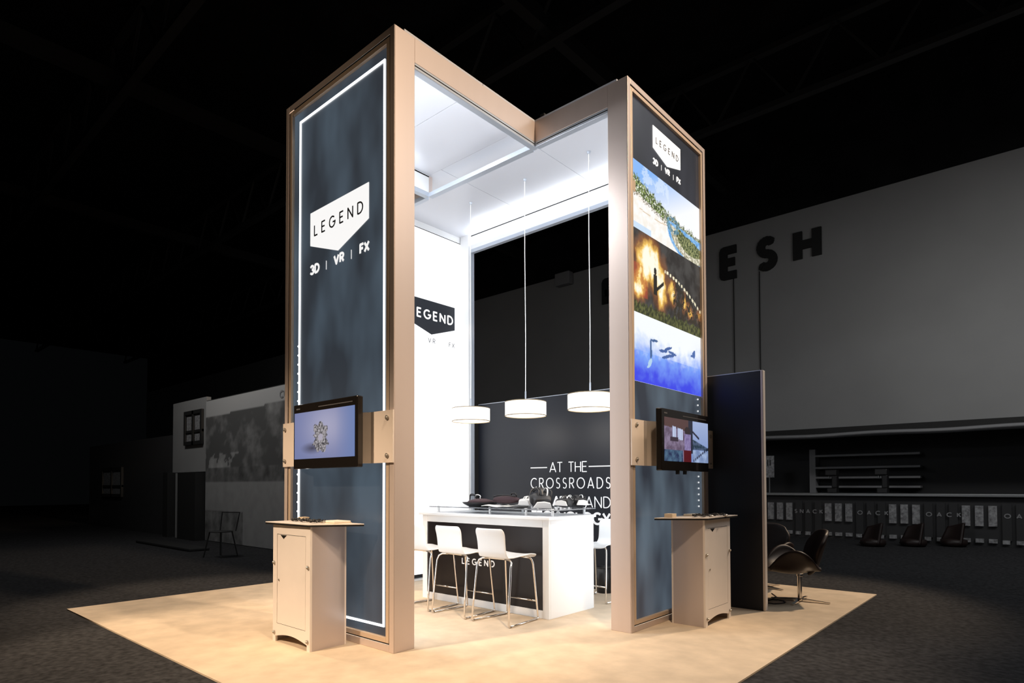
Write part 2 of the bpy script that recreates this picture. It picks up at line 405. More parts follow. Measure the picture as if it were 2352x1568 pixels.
# the neighbouring stand on the left
def mural(u, v):
    n1 = noise.fractal(Vector((u*6, v*5, 2.0)), .8, 2.2, 5); n2 = noise.fractal(Vector((u*18, v*14, 7.0)), .8, 2.2, 4)
    if v > .88+.03*u: c = .16
    elif v > .52: c = .035+.06*max(0, n1+.5*n2+.1) + (.07 if v < .62 and u < .4 and n1 > -.1 else 0)
    elif v > .42: c = .05+.03*n2
    else:
        c = .11+.012*n2
        if u < .45 and v < .22: c = .06+.04*n2
        if (u-.90)**2/.0006+(v-.34)**2/.0006 < 1 and math.sin(u*300+v*200) > 0: c = .012
    return (c, c, c)
nb = thing('neighbour_wall', 'dim neighbouring stand wall with grey landscape mural and window at far left', 'wall', (-11.3, 3.21, 0))
MT['mural'] = (lambda m: m)(new_mat('grey_mural_print')[0])
nt = MT['mural'].node_tree; at = nt.nodes.new('ShaderNodeAttribute'); at.attribute_name = 'picture'
nt.links.new(at.outputs['Color'], nt.nodes['Principled BSDF'].inputs['Base Color']); nt.nodes['Principled BSDF'].inputs['Roughness'].default_value = .8
obj('wall_panel', MB().box(-11.25, -6.9, 3.23, 3.33, -.012, 3.3), 'halldark', nb)
def mural2(u, v): return tuple(min(1, c*3.2) for c in mural(u, v))
picture('mural_print', (-11.25, 3.215, 0), (4.3, 0, 0), (0, 0, 3.28), 120, 90, mural2, 'mural', nb)
write(('pale_plain', nb), 'CO', (-7.75, 3.21, 3.02), (1, 0, 0), (0, 0, 1), (0, -1, 0), .16, .2, .25, .005)
obj('facade_panel', MB().box(-13.3, -11.25, 3.23, 3.33, 1.62, 3.4), 'hallwall', nb)
obj('facade_panel', MB().box(-20.5, -13.3, 3.23, 3.33, -.012, 2.6), 'halldark', nb)
def window(x0, x1, z0, z1):
    w = MB(); frame(w, x0, x1, z0, z1, .09, lambda a, b, c, d: w.box(a, b, 3.17, 3.23, c, d))
    xm = (x0+x1)/2; w.box(xm-.05, xm+.05, 3.17, 3.23, z0, z1).box(x0, x1, 3.18, 3.23, z0+.30, z0+.36)
    f = obj('window_frame', w, 'signletter', nb); obj('pane', MB().box(x0+.05, x1-.05, 3.21, 3.225, z0+.05, z1-.05), 'pale', f)
window(-12.46, -11.4, 2.28, 3.12); window(-19.0, -17.1, .95, 1.85)
obj('column', MB().box(-13.3, -13.0, 3.0, 3.3, -.012, 1.62), 'signletter', nb)
obj('column', MB().box(-12.35, -11.3, 3.0, 3.3, -.012, 1.6), 'signletter', nb)
obj('column', MB().box(-12.75, -12.6, 3.1, 3.3, -.012, 1.6), 'hallwall', nb)
tag(obj('floor_strip', MB().box(-11.9, -8.9, 1.95, 2.35, -.012, .05), 'signletter', bevel=.02), 'long low black strip lying on the dark floor at far left', 'strip')
ws = thing('wire_chair', 'thin black wire chair in the dark left of the cream cabinet', 'chair', (-7.6, 2.0, -.012), .4)
obj('seat', MB().lathe([(.001, .45), (.2, .45), (.21, .46), (.2, .47), (.001, .47)], n=20), 'signletter', ws, True)
for sx, sy in ((1, 1), (1, -1), (-1, 1), (-1, -1)):
    obj('leg', MB().tube([(.13*sx, .13*sy, .46), (.2*sx, .2*sy, 0)], .012, 8), 'signletter', ws, True)
obj('backrest', MB().tube([(-.18, .17, .46), (-.2, .24, .8), (.2, .24, .8), (.18, .17, .46)], .012, 8), 'signletter', ws, True)

# ================================================================== booth carpet
cp = MB().box(-3.98, 2.235, -1.16, 5.25, -.012, 0)
tag(obj('booth_carpet', cp, 'carpet'), 'large square beige carpet under the exhibition booth', 'carpet')

# ================================================================== canopy frame
cn = thing('booth_canopy', 'tall cross-shaped satin metal canopy frame with white lit ceiling over the beige carpet', 'canopy', (-.8, 2.5, 0))
T = .06
def beam(x0, x1, y0, y1, mat='alu', z0=HB, z1=H): return obj('beam', MB().box(x0, x1, y0, y1, z0, z1), mat, cn, bevel=.003)
def chan(x0, x1, y0, y1):
    c = obj('channel', MB().box(x0, x1, y0, y1, HB-.05, HB), 'channel', cn, bevel=.004)
    return c
beam(-T, 0, PW, L1+T)                                   # left arm, right side
beam(T-T, L2-PW, L1, L1+T)                              # right arm, near side
beam(-W1, -W1+T, PW, L1+T); beam(XW+.03, -W1, L1, L1+T)     # left arm, far side; back arm, near side
beam(-W1+T, -T, L1, L1+T, 'channel', HB-.02, HB+.0)    # across the middle
beam(XW+.03, L2-PW, Y2-T, Y2, 'white')                         # far side
chan(-T-.005, .0, PW, L1+.05); chan(0, L2-PW, L1, L1+T+.005); chan(-W1, -W1+T+.005, PW, L1); chan(XW+.1, -W1, L1, L1+T); chan(XW+.2, L2-PW, Y2-T-.003, Y2)
obj('channel', MB().box(-W1+T, -T, L1-.003, L1+T+.003, HB-.05, HB-.02), 'channel', cn)
# dark line in the channels
obj('channel_groove', MB().box(-.001, .0015, PW, L1-.01, HB-.028, HB-.020), 'groove', cn)
obj('channel_groove', MB().box(.02, L2-PW, L1-.0015, L1+.001, HB-.028, HB-.020), 'groove', cn)
obj('channel_groove', MB().box(XW+.2, L2-PW, Y2-T-.0015, Y2-T+.001, H-.018, H-.006), 'groove', cn)
obj('beam_liner', MB().box(-W1+T, -W1+T+.006, PW, L1, HB, H-.006), 'white', cn); obj('beam_liner', MB().box(-W1+T+.006, -W1+T+.008, PW, L1, H-.026, H-.012), 'groove', cn)
# posts
def post(x0, x1, y0, y1, mat='alu'): return obj('post', MB().box(x0, x1, y0, y1, 0, H), mat, cn, bevel=.003)
post(-.052, 0, .0065, PW); post(-W1, -W1+.052, .0065, PW); post(L2-PW, L2-.0065, L1, L1+.047); post(L2-PW, L2-.0065, Y2-.047, Y2)
post(XW+.03, XW+.195, Y2-.11, Y2-.002, 'white'); post(XW+.03, XW+.2, L1, L1+.1, 'white')
obj('post_cover', MB().box(XW+.195, XW+.205, Y2-.07, Y2-.002, 0, HB-.05), 'channel', cn)
# ceiling panels with narrow seams
g = .0025
xs = [XW+.01, -1.38, -.27, L2-.11]
for a, b in zip(xs[:-1], xs[1:]): obj('ceiling_panel', MB().box(a+g, b-g, L1+.005, Y2-.005, H-.004, H+.02), 'ceil', cn)
ys = [.10, 1.0, L1+.005]
for a, b in zip(ys[:-1], ys[1:]): obj('ceiling_panel', MB().box(-W1+.005, -.005, a+g, b-g, H-.004, H+.02), 'ceil', cn)
for a in ((-.10, -.04, L1+.02, L1+.1, H+.02, H+.05), (.05, .1, L1+.02, L1+.08, H, H+.06), (-.05, -.02, L1+.16, L1+.2, H+.02, H+.09)): obj('bracket', MB().box(*a), 'truss', cn)

# ================================================================== left light-box sign (faces -Y)
ls = thing('lightbox_sign', 'tall navy backlit sign with white pentagon logo and white LED outline, left tower', 'sign', (-W1/2, .05, 0), group='backlit signs on the booth towers')
fm = MB(); frame(fm, -W1, 0, 0, H, .055, lambda a, b, c, d: fm.box(a, b, 0, .006, c, d)); obj('outer_frame', fm, 'alu', ls, bevel=.003)
fm = MB(); frame(fm, -W1+.055, -.055, .055, H-.055, .010, lambda a, b, c, d: fm.box(a, b, .012, .1, c, d)); obj('frame_groove', fm, 'groove', ls)
fm = MB(); frame(fm, -W1+.065, -.065, .065, H-.065, .04, lambda a, b, c, d: fm.box(a, b, .004, .1, c, d)); obj('inner_frame', fm, 'alu_warm', ls, bevel=.003)
obj('backlit_panel', MB().box(-W1+.1, -.1, .03, .05, .1, H-.1), 'print_left', ls)
obj('inner_face', MB().box(-W1+.06, -.06, .10, .115, .06, HB-.06), 'inner_fill', ls)  # added glowing face, out of view, brightening interior and right pilaster
fm = MB(); frame(fm, -1.445, -.150, .175, 4.685, .017, lambda a, b, c, d: fm.box(a, b, .022, .03, c, d)); obj('led_outline', fm, 'led', ls)
mb = MB()
for i in range(26): obj('led_dot', MB().sphere((-1.452, .026, .45+i*.085), .009, 8), 'led', ls)
PENT = lambda w, hs, ht: [(-w, 0), (-w, -hs), (0, -ht), (w, -hs), (w, 0)]
lg = obj('logo', MB().prism(PENT(.445, .30, .453), (-.81, .03, 3.763), (1, 0, 0), (0, 0, 1), (0, -1, 0), .006), 'logo_white', ls, bevel=.004)
write(('ink', lg), 'LEGEND', (-1.18, .024, 3.532), (1, 0, 0), (0, 0, 1), (0, -1, 0), .105, .12, .3, .003, width=.735)
mb = MB()
for tx, x0, w_ in (('3D', -1.25, .135), ('VR', -.868, .14), ('FX', -.485, .118)):
    write(('text_white', ls), tx, (x0, .03, 3.193), (1, 0, 0), (0, 0, 1), (0, -1, 0), .092, .22, .1, .004, width=w_)
for x0 in (-.993, -.612): write(('text_white', ls), '|', (x0, .03, 3.190), (1, 0, 0), (0, 0, 1), (0, -1, 0), .075, .06, .1, .004)

# ================================================================== right light-box sign (faces +X)
rs = thing('lightbox_sign', 'tall backlit sign with three picture panels under a small white logo, right tower', 'sign', (L2-.05, (L1+Y2)/2, 0), group='backlit signs on the booth towers')
fm = MB(); frame(fm, L1, Y2, 0, H, .05, lambda a, b, c, d: fm.box(L2-.006, L2, a, b, c, d)); obj('outer_frame', fm, 'alu', rs, bevel=.003)
fm = MB(); frame(fm, L1+.05, Y2-.05, .05, H-.05, .010, lambda a, b, c, d: fm.box(L2-.1, L2-.012, a, b, c, d)); obj('frame_groove', fm, 'groove', rs)
fm = MB(); frame(fm, L1+.06, Y2-.06, .06, H-.06, .035, lambda a, b, c, d: fm.box(L2-.1, L2-.004, a, b, c, d)); obj('inner_frame', fm, 'alu_warm', rs, bevel=.003)
ya, yb = L1+.095, Y2-.06
xp = L2-.03
def vface(z0, z1, name, mat): return obj(name, MB().box(xp-.02, xp, ya, yb, z0, z1), mat, rs)
vface(4.21, H-.09, 'backlit_panel', 'print_top'); vface(2.83, 3.59, 'backlit_panel', 'print_top'); vface(.09, 2.208, 'backlit_panel', 'print_right')
obj('inner_face', MB().box(L2-.115, L2-.10, L1+.05, Y2-.05, .06, HB-.06), 'inner_fill', rs)  # added glowing face, out of view, brightening the counter side
def N3(u, v, s, sc=1.0): return noise.fractal(Vector((u*sc*2.2, v*sc, s)), .7, 2.1, 6)
def mixc(a, b, t):
    t = max(0, min(1, t)); return tuple(x*(1-t)+y*t for x, y in zip(a, b))
def beach(u, v):
    c = mixc((.22, .46, .92), (.95, .97, 1.0), (1-v)*1.3+u*1.5-.45)
    if N3(u, v, 15, 4) > .22 and u < .5: c = mixc(c, (.8, .9, 1), .5)
    spike = abs(noise.noise(Vector((u*60, 3, 1))))
    ridge = .80-.33*u-.10*math.sin(u*3.0)+.13*spike*(1-.3*u)+.06*N3(u, 0, 1, 9)
    base = .56-.36*u+.03*N3(u, 0, 9, 7)
    if v < ridge:
        n = N3(u, v, 3, 34)
        c = mixc((.015, .035, .012), (.30, .40, .10), .42+n*1.9)
        if u > .42: c = mixc(c, (.42, .42, .40), .3+.8*N3(u, v, 8, 22))
        if n > .34: c = (.85, .88, .80)
        if u < .06 and v < ridge-.10: c = (.55, .35, .2)
    if v < base: c = mixc((.93, .88, .80), (1.0, .98, .96), .6+N3(u, v, 2, 9)*1.2)
    if v < base and v > base-.05 and N3(u, v, 22, 40) > .05: c = (.25, .22, .15)
    d = math.hypot((u-.27)/.36, (v-.50)/.20)
    if v < base and .94 < d < 1.0 and u > .1: c = (.66, .48, .30)
    d = math.hypot((u-.84)/.34, (v-.36)/.40)
    if d < 1.08 and v < .50-.1*u: c = mixc((.10, .34, .72), (.35, .62, .92), .5+N3(u, v, 12, 12))
    if d < .96 and v < base+.04: c = mixc((.30, .28, .18), (.92, .88, .72), .45+N3(u, v, 4, 22)*2)
    if d < .70 and v < base+.08: c = mixc((.02, .045, .015), (.34, .36, .16), .45+N3(u, v, 6, 30)*2)
    if d < .25 and v < .2: c = (.45, .50, .55)
    d = math.hypot((u-.56)/.10, (v-.40)/.13)
    if .5 < d < 1 and N3(u, v, 33, 20) > -.15: c = mixc((.05, .14, .20), (.20, .40, .50), .5+N3(u, v, 31, 20))
    if v < .10 and u < .25: c = mixc(c, (.45, .68, .95), .7)
    return c
def blaze(u, v):
    dark = mixc((.018, .018, .020), (.055, .055, .055), .45+N3(u, v, 2, 5))
    c = dark
    w1 = .03*noise.noise(Vector((u*14, v*9, 1)))
    g = 1.45*math.exp(-((u-.22+w1)/.13)**2-((v-.68)/.22)**2) + .85*math.exp(-((u-.08)/.09)**2-((v-.32)/.15)**2) + .9*math.exp(-((u-.38+w1)/.07)**2-((v-.40)/.24)**2)
    g += .75*math.exp(-((u-.54+w1)/.05)**2-((v-.44)/.15)**2)+.55*math.exp(-((u-.72+w1)/.045)**2-((v-.38)/.13)**2)+.45*math.exp(-((u-.81)/.05)**2-((v-.28)/.1)**2)+.35*math.exp(-((u-.96)/.05)**2-((v-.3)/.1)**2)
    g *= 1.0+.5*max(-.6, N3(u, v, 7, 9))
    if g > .05: c = mixc(dark, (.42, .14, .03), (g-.05)*2.2)
    if g > .28: c = mixc(c, (1.0, .66, .14), (g-.28)*2.6)
    if g > .60: c = mixc(c, (1.0, .98, .82), (g-.60)*2.6)
    if u < .2 and .2 < v < .6 and g < .6: c = mixc(c, (.5, .06, .03), .45)
    lo = .13+.05*N3(u, 0, 3, 10)
    if v < lo: c = mixc(c, mixc((.02, .03, .008), (.13, .14, .04), .4+N3(u, v, 5, 20)*1.5), .85)
    arcv = .66-.9*max(0, u-.45)**1.7
    if u > .43 and abs(v-arcv) < .018 and math.sin(u*150) > -.2: c = (1, .92, .65)
    if u > .55 and v < arcv-.05 and v > lo and N3(u, v, 9, 14) > .0: c = (.025, .02, .014)
    if (abs(u-.30) < .026 and .30 < v < .56) or math.hypot((u-.30)/.018, (v-.60)/.045) < 1 or (abs((v-.36)-(u-.30)*1.2) < .025 and .30 < u < .42): c = (.01, .01, .01)
    return c
def sea(u, v):
    c = mixc((.04, .06, .80), (.22, .42, .98), v*2.0-.1+.3*N3(u, v, 1, 4))
    c = mixc(c, (.93, .97, 1.0), (v-.40)*2.4+.30*N3(u, v, 4, 7)+.35*math.exp(-((u-.55)/.4)**2)*(v > .45))
    if u > .8: c = mixc(c, (.12, .22, .85), (u-.8)*2.2*(1-v))
    def blob(cx, cy, rx, ry, a):
        ca, sa = math.cos(a), math.sin(a); dx, dy = (u-cx), (v-cy)*.62
        return ((dx*ca+dy*sa)/rx)**2+((-dx*sa+dy*ca)/ry)**2 < 1
    if blob(.235, .50, .012, .115, .02) or blob(.28, .67, .05, .012, .1): c = (.05, .12, .30)
    if blob(.225, .33, .02, .04, -.5) or blob(.21, .27, .035, .012, .7): c = (.45, .65, .85)
    for a, b, r in ((.47, .62, .4), (.40, .56, .1), (.50, .52, .2), (.44, .48, .3), (.53, .57, -.1)):
        if blob(a, b, .06, .014, r): c = (.05, .12, .36)
    for a, b, r in ((.86, .70, .9), (.84, .64, .2), (.87, .66, 1.4)):
        if blob(a, b, .035, .013, r): c = (.06, .14, .40)
    return c
for fn, z0, z1, lb in ((beach, 3.59, 4.21, 'top picture of a bright tropical beach'), (blaze, 2.83, 3.59, 'middle picture of a fiery explosion at night'), (sea, 2.208, 2.83, 'bottom picture of a blue underwater scene')):
    p = picture('picture_panel', (xp+.002, ya, z0), (0, yb-ya, 0), (0, 0, z1-z0), 150, 80, fn, 'picture', rs); p['label'] = lb
mb = MB()
for i in range(26):
    z = .62+i*.062
    if 1.0 < z < 2.2: obj('led_dot', MB().sphere((xp+.004, 3.165, z), .009, 8), 'led_reflection', rs)  # glowing dots stand in for an LED string's reflection
lg = obj('logo', MB().prism(PENT(.285, .215, .29), (xp, 2.527, 4.672), (0, 1, 0), (0, 0, 1), (1, 0, 0), .006), 'logo_white', rs, bevel=.003)
write(('ink_dim', lg), 'LEGEND', (xp+.006, 2.295, 4.515), (0, 1, 0), (0, 0, 1), (1, 0, 0), .062, .12, .3, .003, width=.46)
mb = MB()
for tx, x0, w_ in (('3D', 2.248, .09), ('VR', 2.487, .09), ('FX', 2.735, .075)):
    write(('text_white', rs), tx, (xp, x0, 4.305), (0, 1, 0), (0, 0, 1), (1, 0, 0), .06, .22, .1, .004, width=w_)
for x0 in (2.41, 2.66): write(('text_white', rs), '|', (xp, x0, 4.303), (0, 1, 0), (0, 0, 1), (1, 0, 0), .05, .05, .1, .004)

# ================================================================== white backlit end wall (faces +X, inside)
ew = thing('lightbox_wall', 'white backlit wall with dark pentagon logo inside the booth', 'wall', (XW-.02, (L1+Y2)/2, 0))
obj('backlit_panel', MB().box(XW-.0, XW+.02, L1+.045, Y2-.034, .08, HB+.105), 'lightbox', ew)
fm = MB(); frame(fm, L1, Y2, 0, H, .026, lambda a, b, c, d: fm.box(XW-.06, XW+.022, a, b, c, d)); obj('outer_frame', fm, 'white', ew, bevel=.002)
fm = MB(); frame(fm, L1+.035, Y2-.026, .07, HB+.116, .013, lambda a, b, c, d: fm.box(XW, XW+.0215, a, b, c, d)); obj('frame_groove', fm, 'groove', ew)
obj('header_strip', MB().box(XW, XW+.022, L1+.026, Y2-.026, HB+.112, H-.026), 'white', ew)
obj('outer_face', MB().box(XW-.062, XW-.04, L1+.026, Y2-.026, .03, H-.03), 'ink', ew)
lg = obj('logo', MB().prism(PENT(.439, .326, .463), (XW+.02, 2.689, 3.826), (0, 1, 0), (0, 0, 1), (1, 0, 0), .004), 'ink', ew)
write(('text_white', lg), 'LEGEND', (XW+.024, 2.312, 3.56), (0, 1, 0), (0, 0, 1), (1, 0, 0), .135, .17, .3, .003, width=.77)
mb = MB()
for tx, x0, w_ in (('3D', 2.252, .12), ('VR', 2.63, .125), ('FX', 3.022, .10)):
    write(('ink_dim', ew), tx, (XW+.02, x0, 3.244), (0, 1, 0), (0, 0, 1), (1, 0, 0), .068, .10, .1, .003, width=w_)

# ================================================================== dark slate wall with the slogan
dw = thing('partition_wall', 'dark slate partition wall with white slogan lettering behind the counter', 'wall', (-.5, 3.46, 0))
obj('panel', MB().box(XW+.2, 1.572, 3.432, 3.492, 0, 2.44), 'darkwall', dw)
obj('edge_trim', MB().box(1.572, 1.597, 3.428, 3.497, 0, 2.445), 'ped', dw, bevel=.006)
obj('top_trim', MB().box(XW+.2, 1.572, 3.43, 3.494, 2.44, 2.447), 'channel', dw)
mb = MB(); yw = 3.432
TX0, TX1 = -1.463, -.215
def line(text, x0, x1, z0, h, wt, sx=1): write(('letter', dw), text, (x0+wt*h/2, yw, z0), (1, 0, 0), (0, 0, 1), (0, -1, 0), h, wt, .1, .004, width=x1-x0-wt*h, sx=sx)
obj('rule_line', MB().box(TX0, -1.185, yw-.004, yw, 1.502, 1.514), 'letter', dw); obj('rule_line', MB().box(-.53, TX1, yw-.004, yw, 1.502, 1.514), 'letter', dw)
line('AT THE', -1.145, -.555, 1.440, .136, .085)
line('CROSSROADS', TX0, TX1, 1.232, .142, .085, .86)
line('OF', TX0, -1.27, .995, .142, .085); line('ART', -1.10, -.78, .995, .142, .19); line('AND', -.585, TX1, .995, .142, .085)
line('TECHNOLOGY', TX0, TX1, .785, .158, .17, .97)

# ================================================================== mounting bands and monitors
def stand_offs(pts, axis, parent, r=.018):
    for p in pts:
        p = Vector(p); a = Vector(axis)
        m = MB().cyl(p, p+a*.012, r, 14); m.sphere(p+a*.012, r*.62, 10)
        obj('bolt', m, 'screw', parent, smooth=False)
bl = thing('mounting_band', 'beige mounting band bolted across the navy left sign behind the monitor', 'bracket', (-.82, -.03, 1.66), group='monitor mounting bands')
prof = [(-1.645, -.006), (-1.42, -.006), (-1.30, -.05), (-1.2, -.075), (-.46, -.075), (-.34, -.05), (-.26, -.012), (.012, -.006)]
mb = MB()
for (x0, y0), (x1, y1) in zip(prof[:-1], prof[1:]):
    mb.add([(x0, y0, 1.457), (x1, y1, 1.457), (x1, y1, 1.862), (x0, y0, 1.862), (x0, y0-.012, 1.457), (x1, y1-.012, 1.457), (x1, y1-.012, 1.862), (x0, y0-.012, 1.862)],
           [[0, 1, 2, 3], [4, 7, 6, 5], [0, 4, 5, 1], [3, 2, 6, 7], [0, 3, 7, 4], [1, 5, 6, 2]])
obj('plate', mb, 'band', bl)
stand_offs([(-1.603, -.018, 1.805), (-1.603, -.018, 1.512), (-.055, -.018, 1.805), (-.055, -.018, 1.512)], (0, -1, 0), bl)
br = thing('mounting_band', 'beige mounting band bolted across the right picture sign behind the monitor', 'bracket', (1.07, 2.58, 1.66), group='monitor mounting bands')
prof = [(1.737, .006), (2.0, .006), (2.12, .05), (2.22, .09), (2.86, .09), (3.0, .06), (3.12, .012), (3.43, .006)]
mb = MB()
for (x0, y0), (x1, y1) in zip(prof[:-1], prof[1:]):
    y0 += L2; y1 += L2
    mb.add([(y0, x0, 1.45), (y1, x1, 1.45), (y1, x1, 1.853), (y0, x0, 1.853), (y0+.012, x0, 1.45), (y1+.012, x1, 1.45), (y1+.012, x1, 1.853), (y0+.012, x0, 1.853)],
           [[0, 1, 2, 3], [4, 7, 6, 5], [0, 4, 5, 1], [3, 2, 6, 7], [0, 3, 7, 4], [1, 5, 6, 2]])
obj('plate', mb, 'band', br)
stand_offs([(L2+.018, 1.812, 1.806), (L2+.018, 1.812, 1.504), (L2+.018, 3.36, 1.79), (L2+.018, 3.36, 1.49)], (1, 0, 0), br)

def ring_object(u, v):
    c = mixc((.16, .20, .42), (.42, .42, .60), .55*math.exp(-((u-.55)/.35)**2-((v-.65)/.5)**2)*1.6+.1)
    c = mixc(c, (.16, .24, .50), max(0, (u-.70)*3))
    d = math.hypot((u-.32)/.22, (v-.22)/.14)
    if d < 1: c = mixc((.05, .05, .09), c, d)
    a = math.atan2(v-.44, (u-.46)*1.75); r = math.hypot((u-.46)*1.75, v-.44)
    R = .30+.03*math.sin(a*9)+.05*noise.noise(Vector((math.cos(a)*3, math.sin(a)*3, 1)))
    R *= (1.0 if abs(math.sin(a)) > .5 else .8)*(.62 if math.cos(a) < 0 and False else 1)
    if r*1.0 < R*(.72+.28*abs(math.sin(a))):
        n = N3(u, v, 5, 22); c = mixc((.05, .05, .06), (.50, .47, .50), .45+n*1.5)
        if r < .07: c = (.45, .42, .52)
    return c
def street(u, v):
    c = mixc((.20, .30, .62), (.42, .52, .80), v)
    if u < .52 + .0*v:
        c = mixc((.13, .09, .15), (.28, .22, .34), .5+N3(u, v, 2, 5))
        if v > .80-.15*u: c = (.10, .05, .05)
        for x0, x1 in ((.17, .25), (.28, .40)):
            if x0 < u < x1 and .58-.2*u < v < .86-.25*u: c = (.62, .70, .95) if math.sin(u*170) > -.7 else (.3, .35, .55)
        if .12 < u < .30 and .46 < v < .56: c = (.045, .03, .05)
        if v < .26 and u < .4: c = mixc((.015, .025, .09), (.08, .16, .26), .5+N3(u, v, 4, 6))
    if .52 < u < .62 and v > .2: c = (.02, .025, .05)
    if u > .62 and v < .56-.5*(u-.62) and v > .30: c = mixc((.015, .04, .06), (.10, .14, .25), .5+N3(u, v, 6, 14))
    if u > .62 and v < .30: c = mixc((.20, .28, .50), (.42, .54, .80), .5+N3(u, v, 7, 4))
    if .60 < u < .78 and abs(v-(.74-1.0*(u-.62))) < .03: c = (.02, .02, .04)
    if u > .62 and abs(v-(.02+.9*(u-.62))) < .03 and math.sin(u*140) > 0: c = (.02, .02, .05)
    # a dark standing figure in red seen from behind
    if math.hypot((u-.50)/.065, (v-.74)/.10) < 1: c = (.03, .02, .025)
    if .43 < u < .575 and .26 < v < .66: c = mixc((.20, .15, .34), (.34, .28, .52), .5+N3(u, v, 9, 10))
    if .41 < u < .59 and v < .28: c = (.10, .006, .012)
    return c
def monitor(label, o, U, N, w, h, pic, lip):
    """o = lower left corner of the front face"""
    o, U, N = Vector(o), Vector(U), Vector(N); V = Vector((0, 0, 1))
    t = thing('wall_monitor', label, 'monitor', tuple(o+U*w/2), group='wall monitors on the towers')
    b = MB().prism([(0, 0), (w, 0), (w, h), (0, h)], o-N*.055, U, V, N, .055); obj('bezel', b, 'tv', t, bevel=.008)
    obj('back_housing', MB().prism([(.12, .1), (w-.12, .1), (w-.12, h-.1), (.12, h-.1)], o-N*.075, U, V, N, .03), 'black', t)
    p = picture('screen', o+U*lip[0]+V*lip[2]+N*.002, U*(w-lip[0]-lip[1]), V*(h-lip[2]-lip[3]), 110, 70, pic, 'screen', t)
    m = MB(); hh = h-lip[3]*.62
    m.prism([(.05, hh), (.11, hh), (.11, hh+.012), (.05, hh+.012)], o+N*.001, U, V, N, .001)
    m.prism([(w*.42, hh), (w-.06, hh), (w-.06, hh+.007), (w*.42, hh+.007)], o+N*.001, U, V, N, .001)
    obj('caption', m, 'ink_dim', t)
    s = MB()
    for a in ((.35, .5) if N.x > .5 else ()): s.prism([(w*a, -.03), (w*a+.02, -.03), (w*a+.02, .0), (w*a, .0)], o-N*.04, U, V, N, .03)
    if s.v: obj('lower_knob', s, 'black', t)
monitor('black monitor showing a metallic ring on blue, on the left tower', (-1.21, -.155, 1.425), (1, 0, 0), (0, -1, 0), .955, .56, ring_object, (.022, .03, .085, .075))
monitor('black monitor showing a street scene, on the right tower', (1.235, 1.945, 1.405), (0, 1, 0), (1, 0, 0), .985, .55, street, (.05, .02, .085, .075))

# ================================================================== cream cabinets at the towers
def cabinet(label, side):
    """local: front faces -y, width along x (0..w), depth along +y"""
    w, d, h = .575, .325, .962
    t = thing('display_cabinet', label, 'cabinet', (0, 0, 0), 0, 'cream display cabinets at the booth towers')
    f = .018
    # front board with door opening, arched foot
    m = MB()
    N_ = (0, 1, 0); o = (0, 0, 0); U = (1, 0, 0); V = (0, 0, 1)
    m.box(0, .065, 0, f, .15, h).box(w-.065, w, 0, f, .15, h).box(.065, w-.065, 0, f, .885, h)
    n = 12
    for i in range(n):
        u0 = .045+(w-.09)*i/n; u1 = .045+(w-.09)*(i+1)/n
        z0 = .045+.032*math.sin(PI*i/n); z1 = .045+.032*math.sin(PI*(i+1)/n)
        m.prism([(u0, z0), (u1, z1), (u1, .15), (u0, .15)], o, U, V, N_, f)
    m.box(0, .045, 0, f, 0, .15).box(w-.045, w, 0, f, 0, .15)
    obj('front_board', m, 'ped', t, True)
    dr = obj('door', MB().box(.069, w-.069, .001, f, .154, .881), 'ped', t, True)
    obj('door_pull', MB().prism([(.12, .878), (.17, .848), (.22, .878)], (0, -.0006, 0), U, V, N_, .002), 'black', dr, True)
    obj('lock', MB().cyl((.10, -.006, .51), (.10, .004, .51), .008, 10), 'screw', dr, True)
    obj('door_gap', MB().box(.065, .069, .004, f, .15, .885).box(w-.069, w-.065, .004, f, .15, .885).box(.069, w-.069, .004, f, .881, .885).box(.069, w-.069, .004, f, .15, .154), 'groove', t, True)
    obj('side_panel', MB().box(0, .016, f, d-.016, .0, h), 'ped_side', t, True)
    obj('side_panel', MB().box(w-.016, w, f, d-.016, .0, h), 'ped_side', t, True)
    obj('back_board', MB().box(0, w, d-.016, d, 0, h), 'ped', t, True)
    obj('inner_shelf', MB().box(.016, w-.016, f, d-.016, .12, .135), 'ped', t, True)
    for x, z in ((.024, .647), (w-.024, .647), (.03, .075), (w-.03, .075)):
        s = MB().cyl((x, -.012, z), (x, 0, z), .014, 12); s.sphere((x, -.012, z), .009, 8); obj('bolt', s, 'screw', t, True)
    top = MB().prism([(-.075, -.03), (w+.005, -.022), (w+.255, d-.01), (-.055, d+.02)], (0, 0, h), (1, 0, 0), (0, 1, 0), (0, 0, 1), .014)
    if side == 'R': top = MB().prism([(-.012, -.035), (w+.12, -.03), (w+.10, d-.01), (-.285, d+.02)], (0, 0, h), (1, 0, 0), (0, 1, 0), (0, 0, 1), .014)
    tt = obj('top_underside', top, 'black', t, True)
    top2 = MB(); top2.v = [v+Vector((0, 0, .014 if i < 4 else .006)) for i, v in enumerate(top.v)]; top2.f = top.f
    obj('tabletop', top2, 'ped', t, True)
    return t
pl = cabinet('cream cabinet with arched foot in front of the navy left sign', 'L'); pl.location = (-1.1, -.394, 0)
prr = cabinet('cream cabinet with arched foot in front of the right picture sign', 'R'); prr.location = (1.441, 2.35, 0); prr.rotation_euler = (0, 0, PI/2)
TOPZ = .982
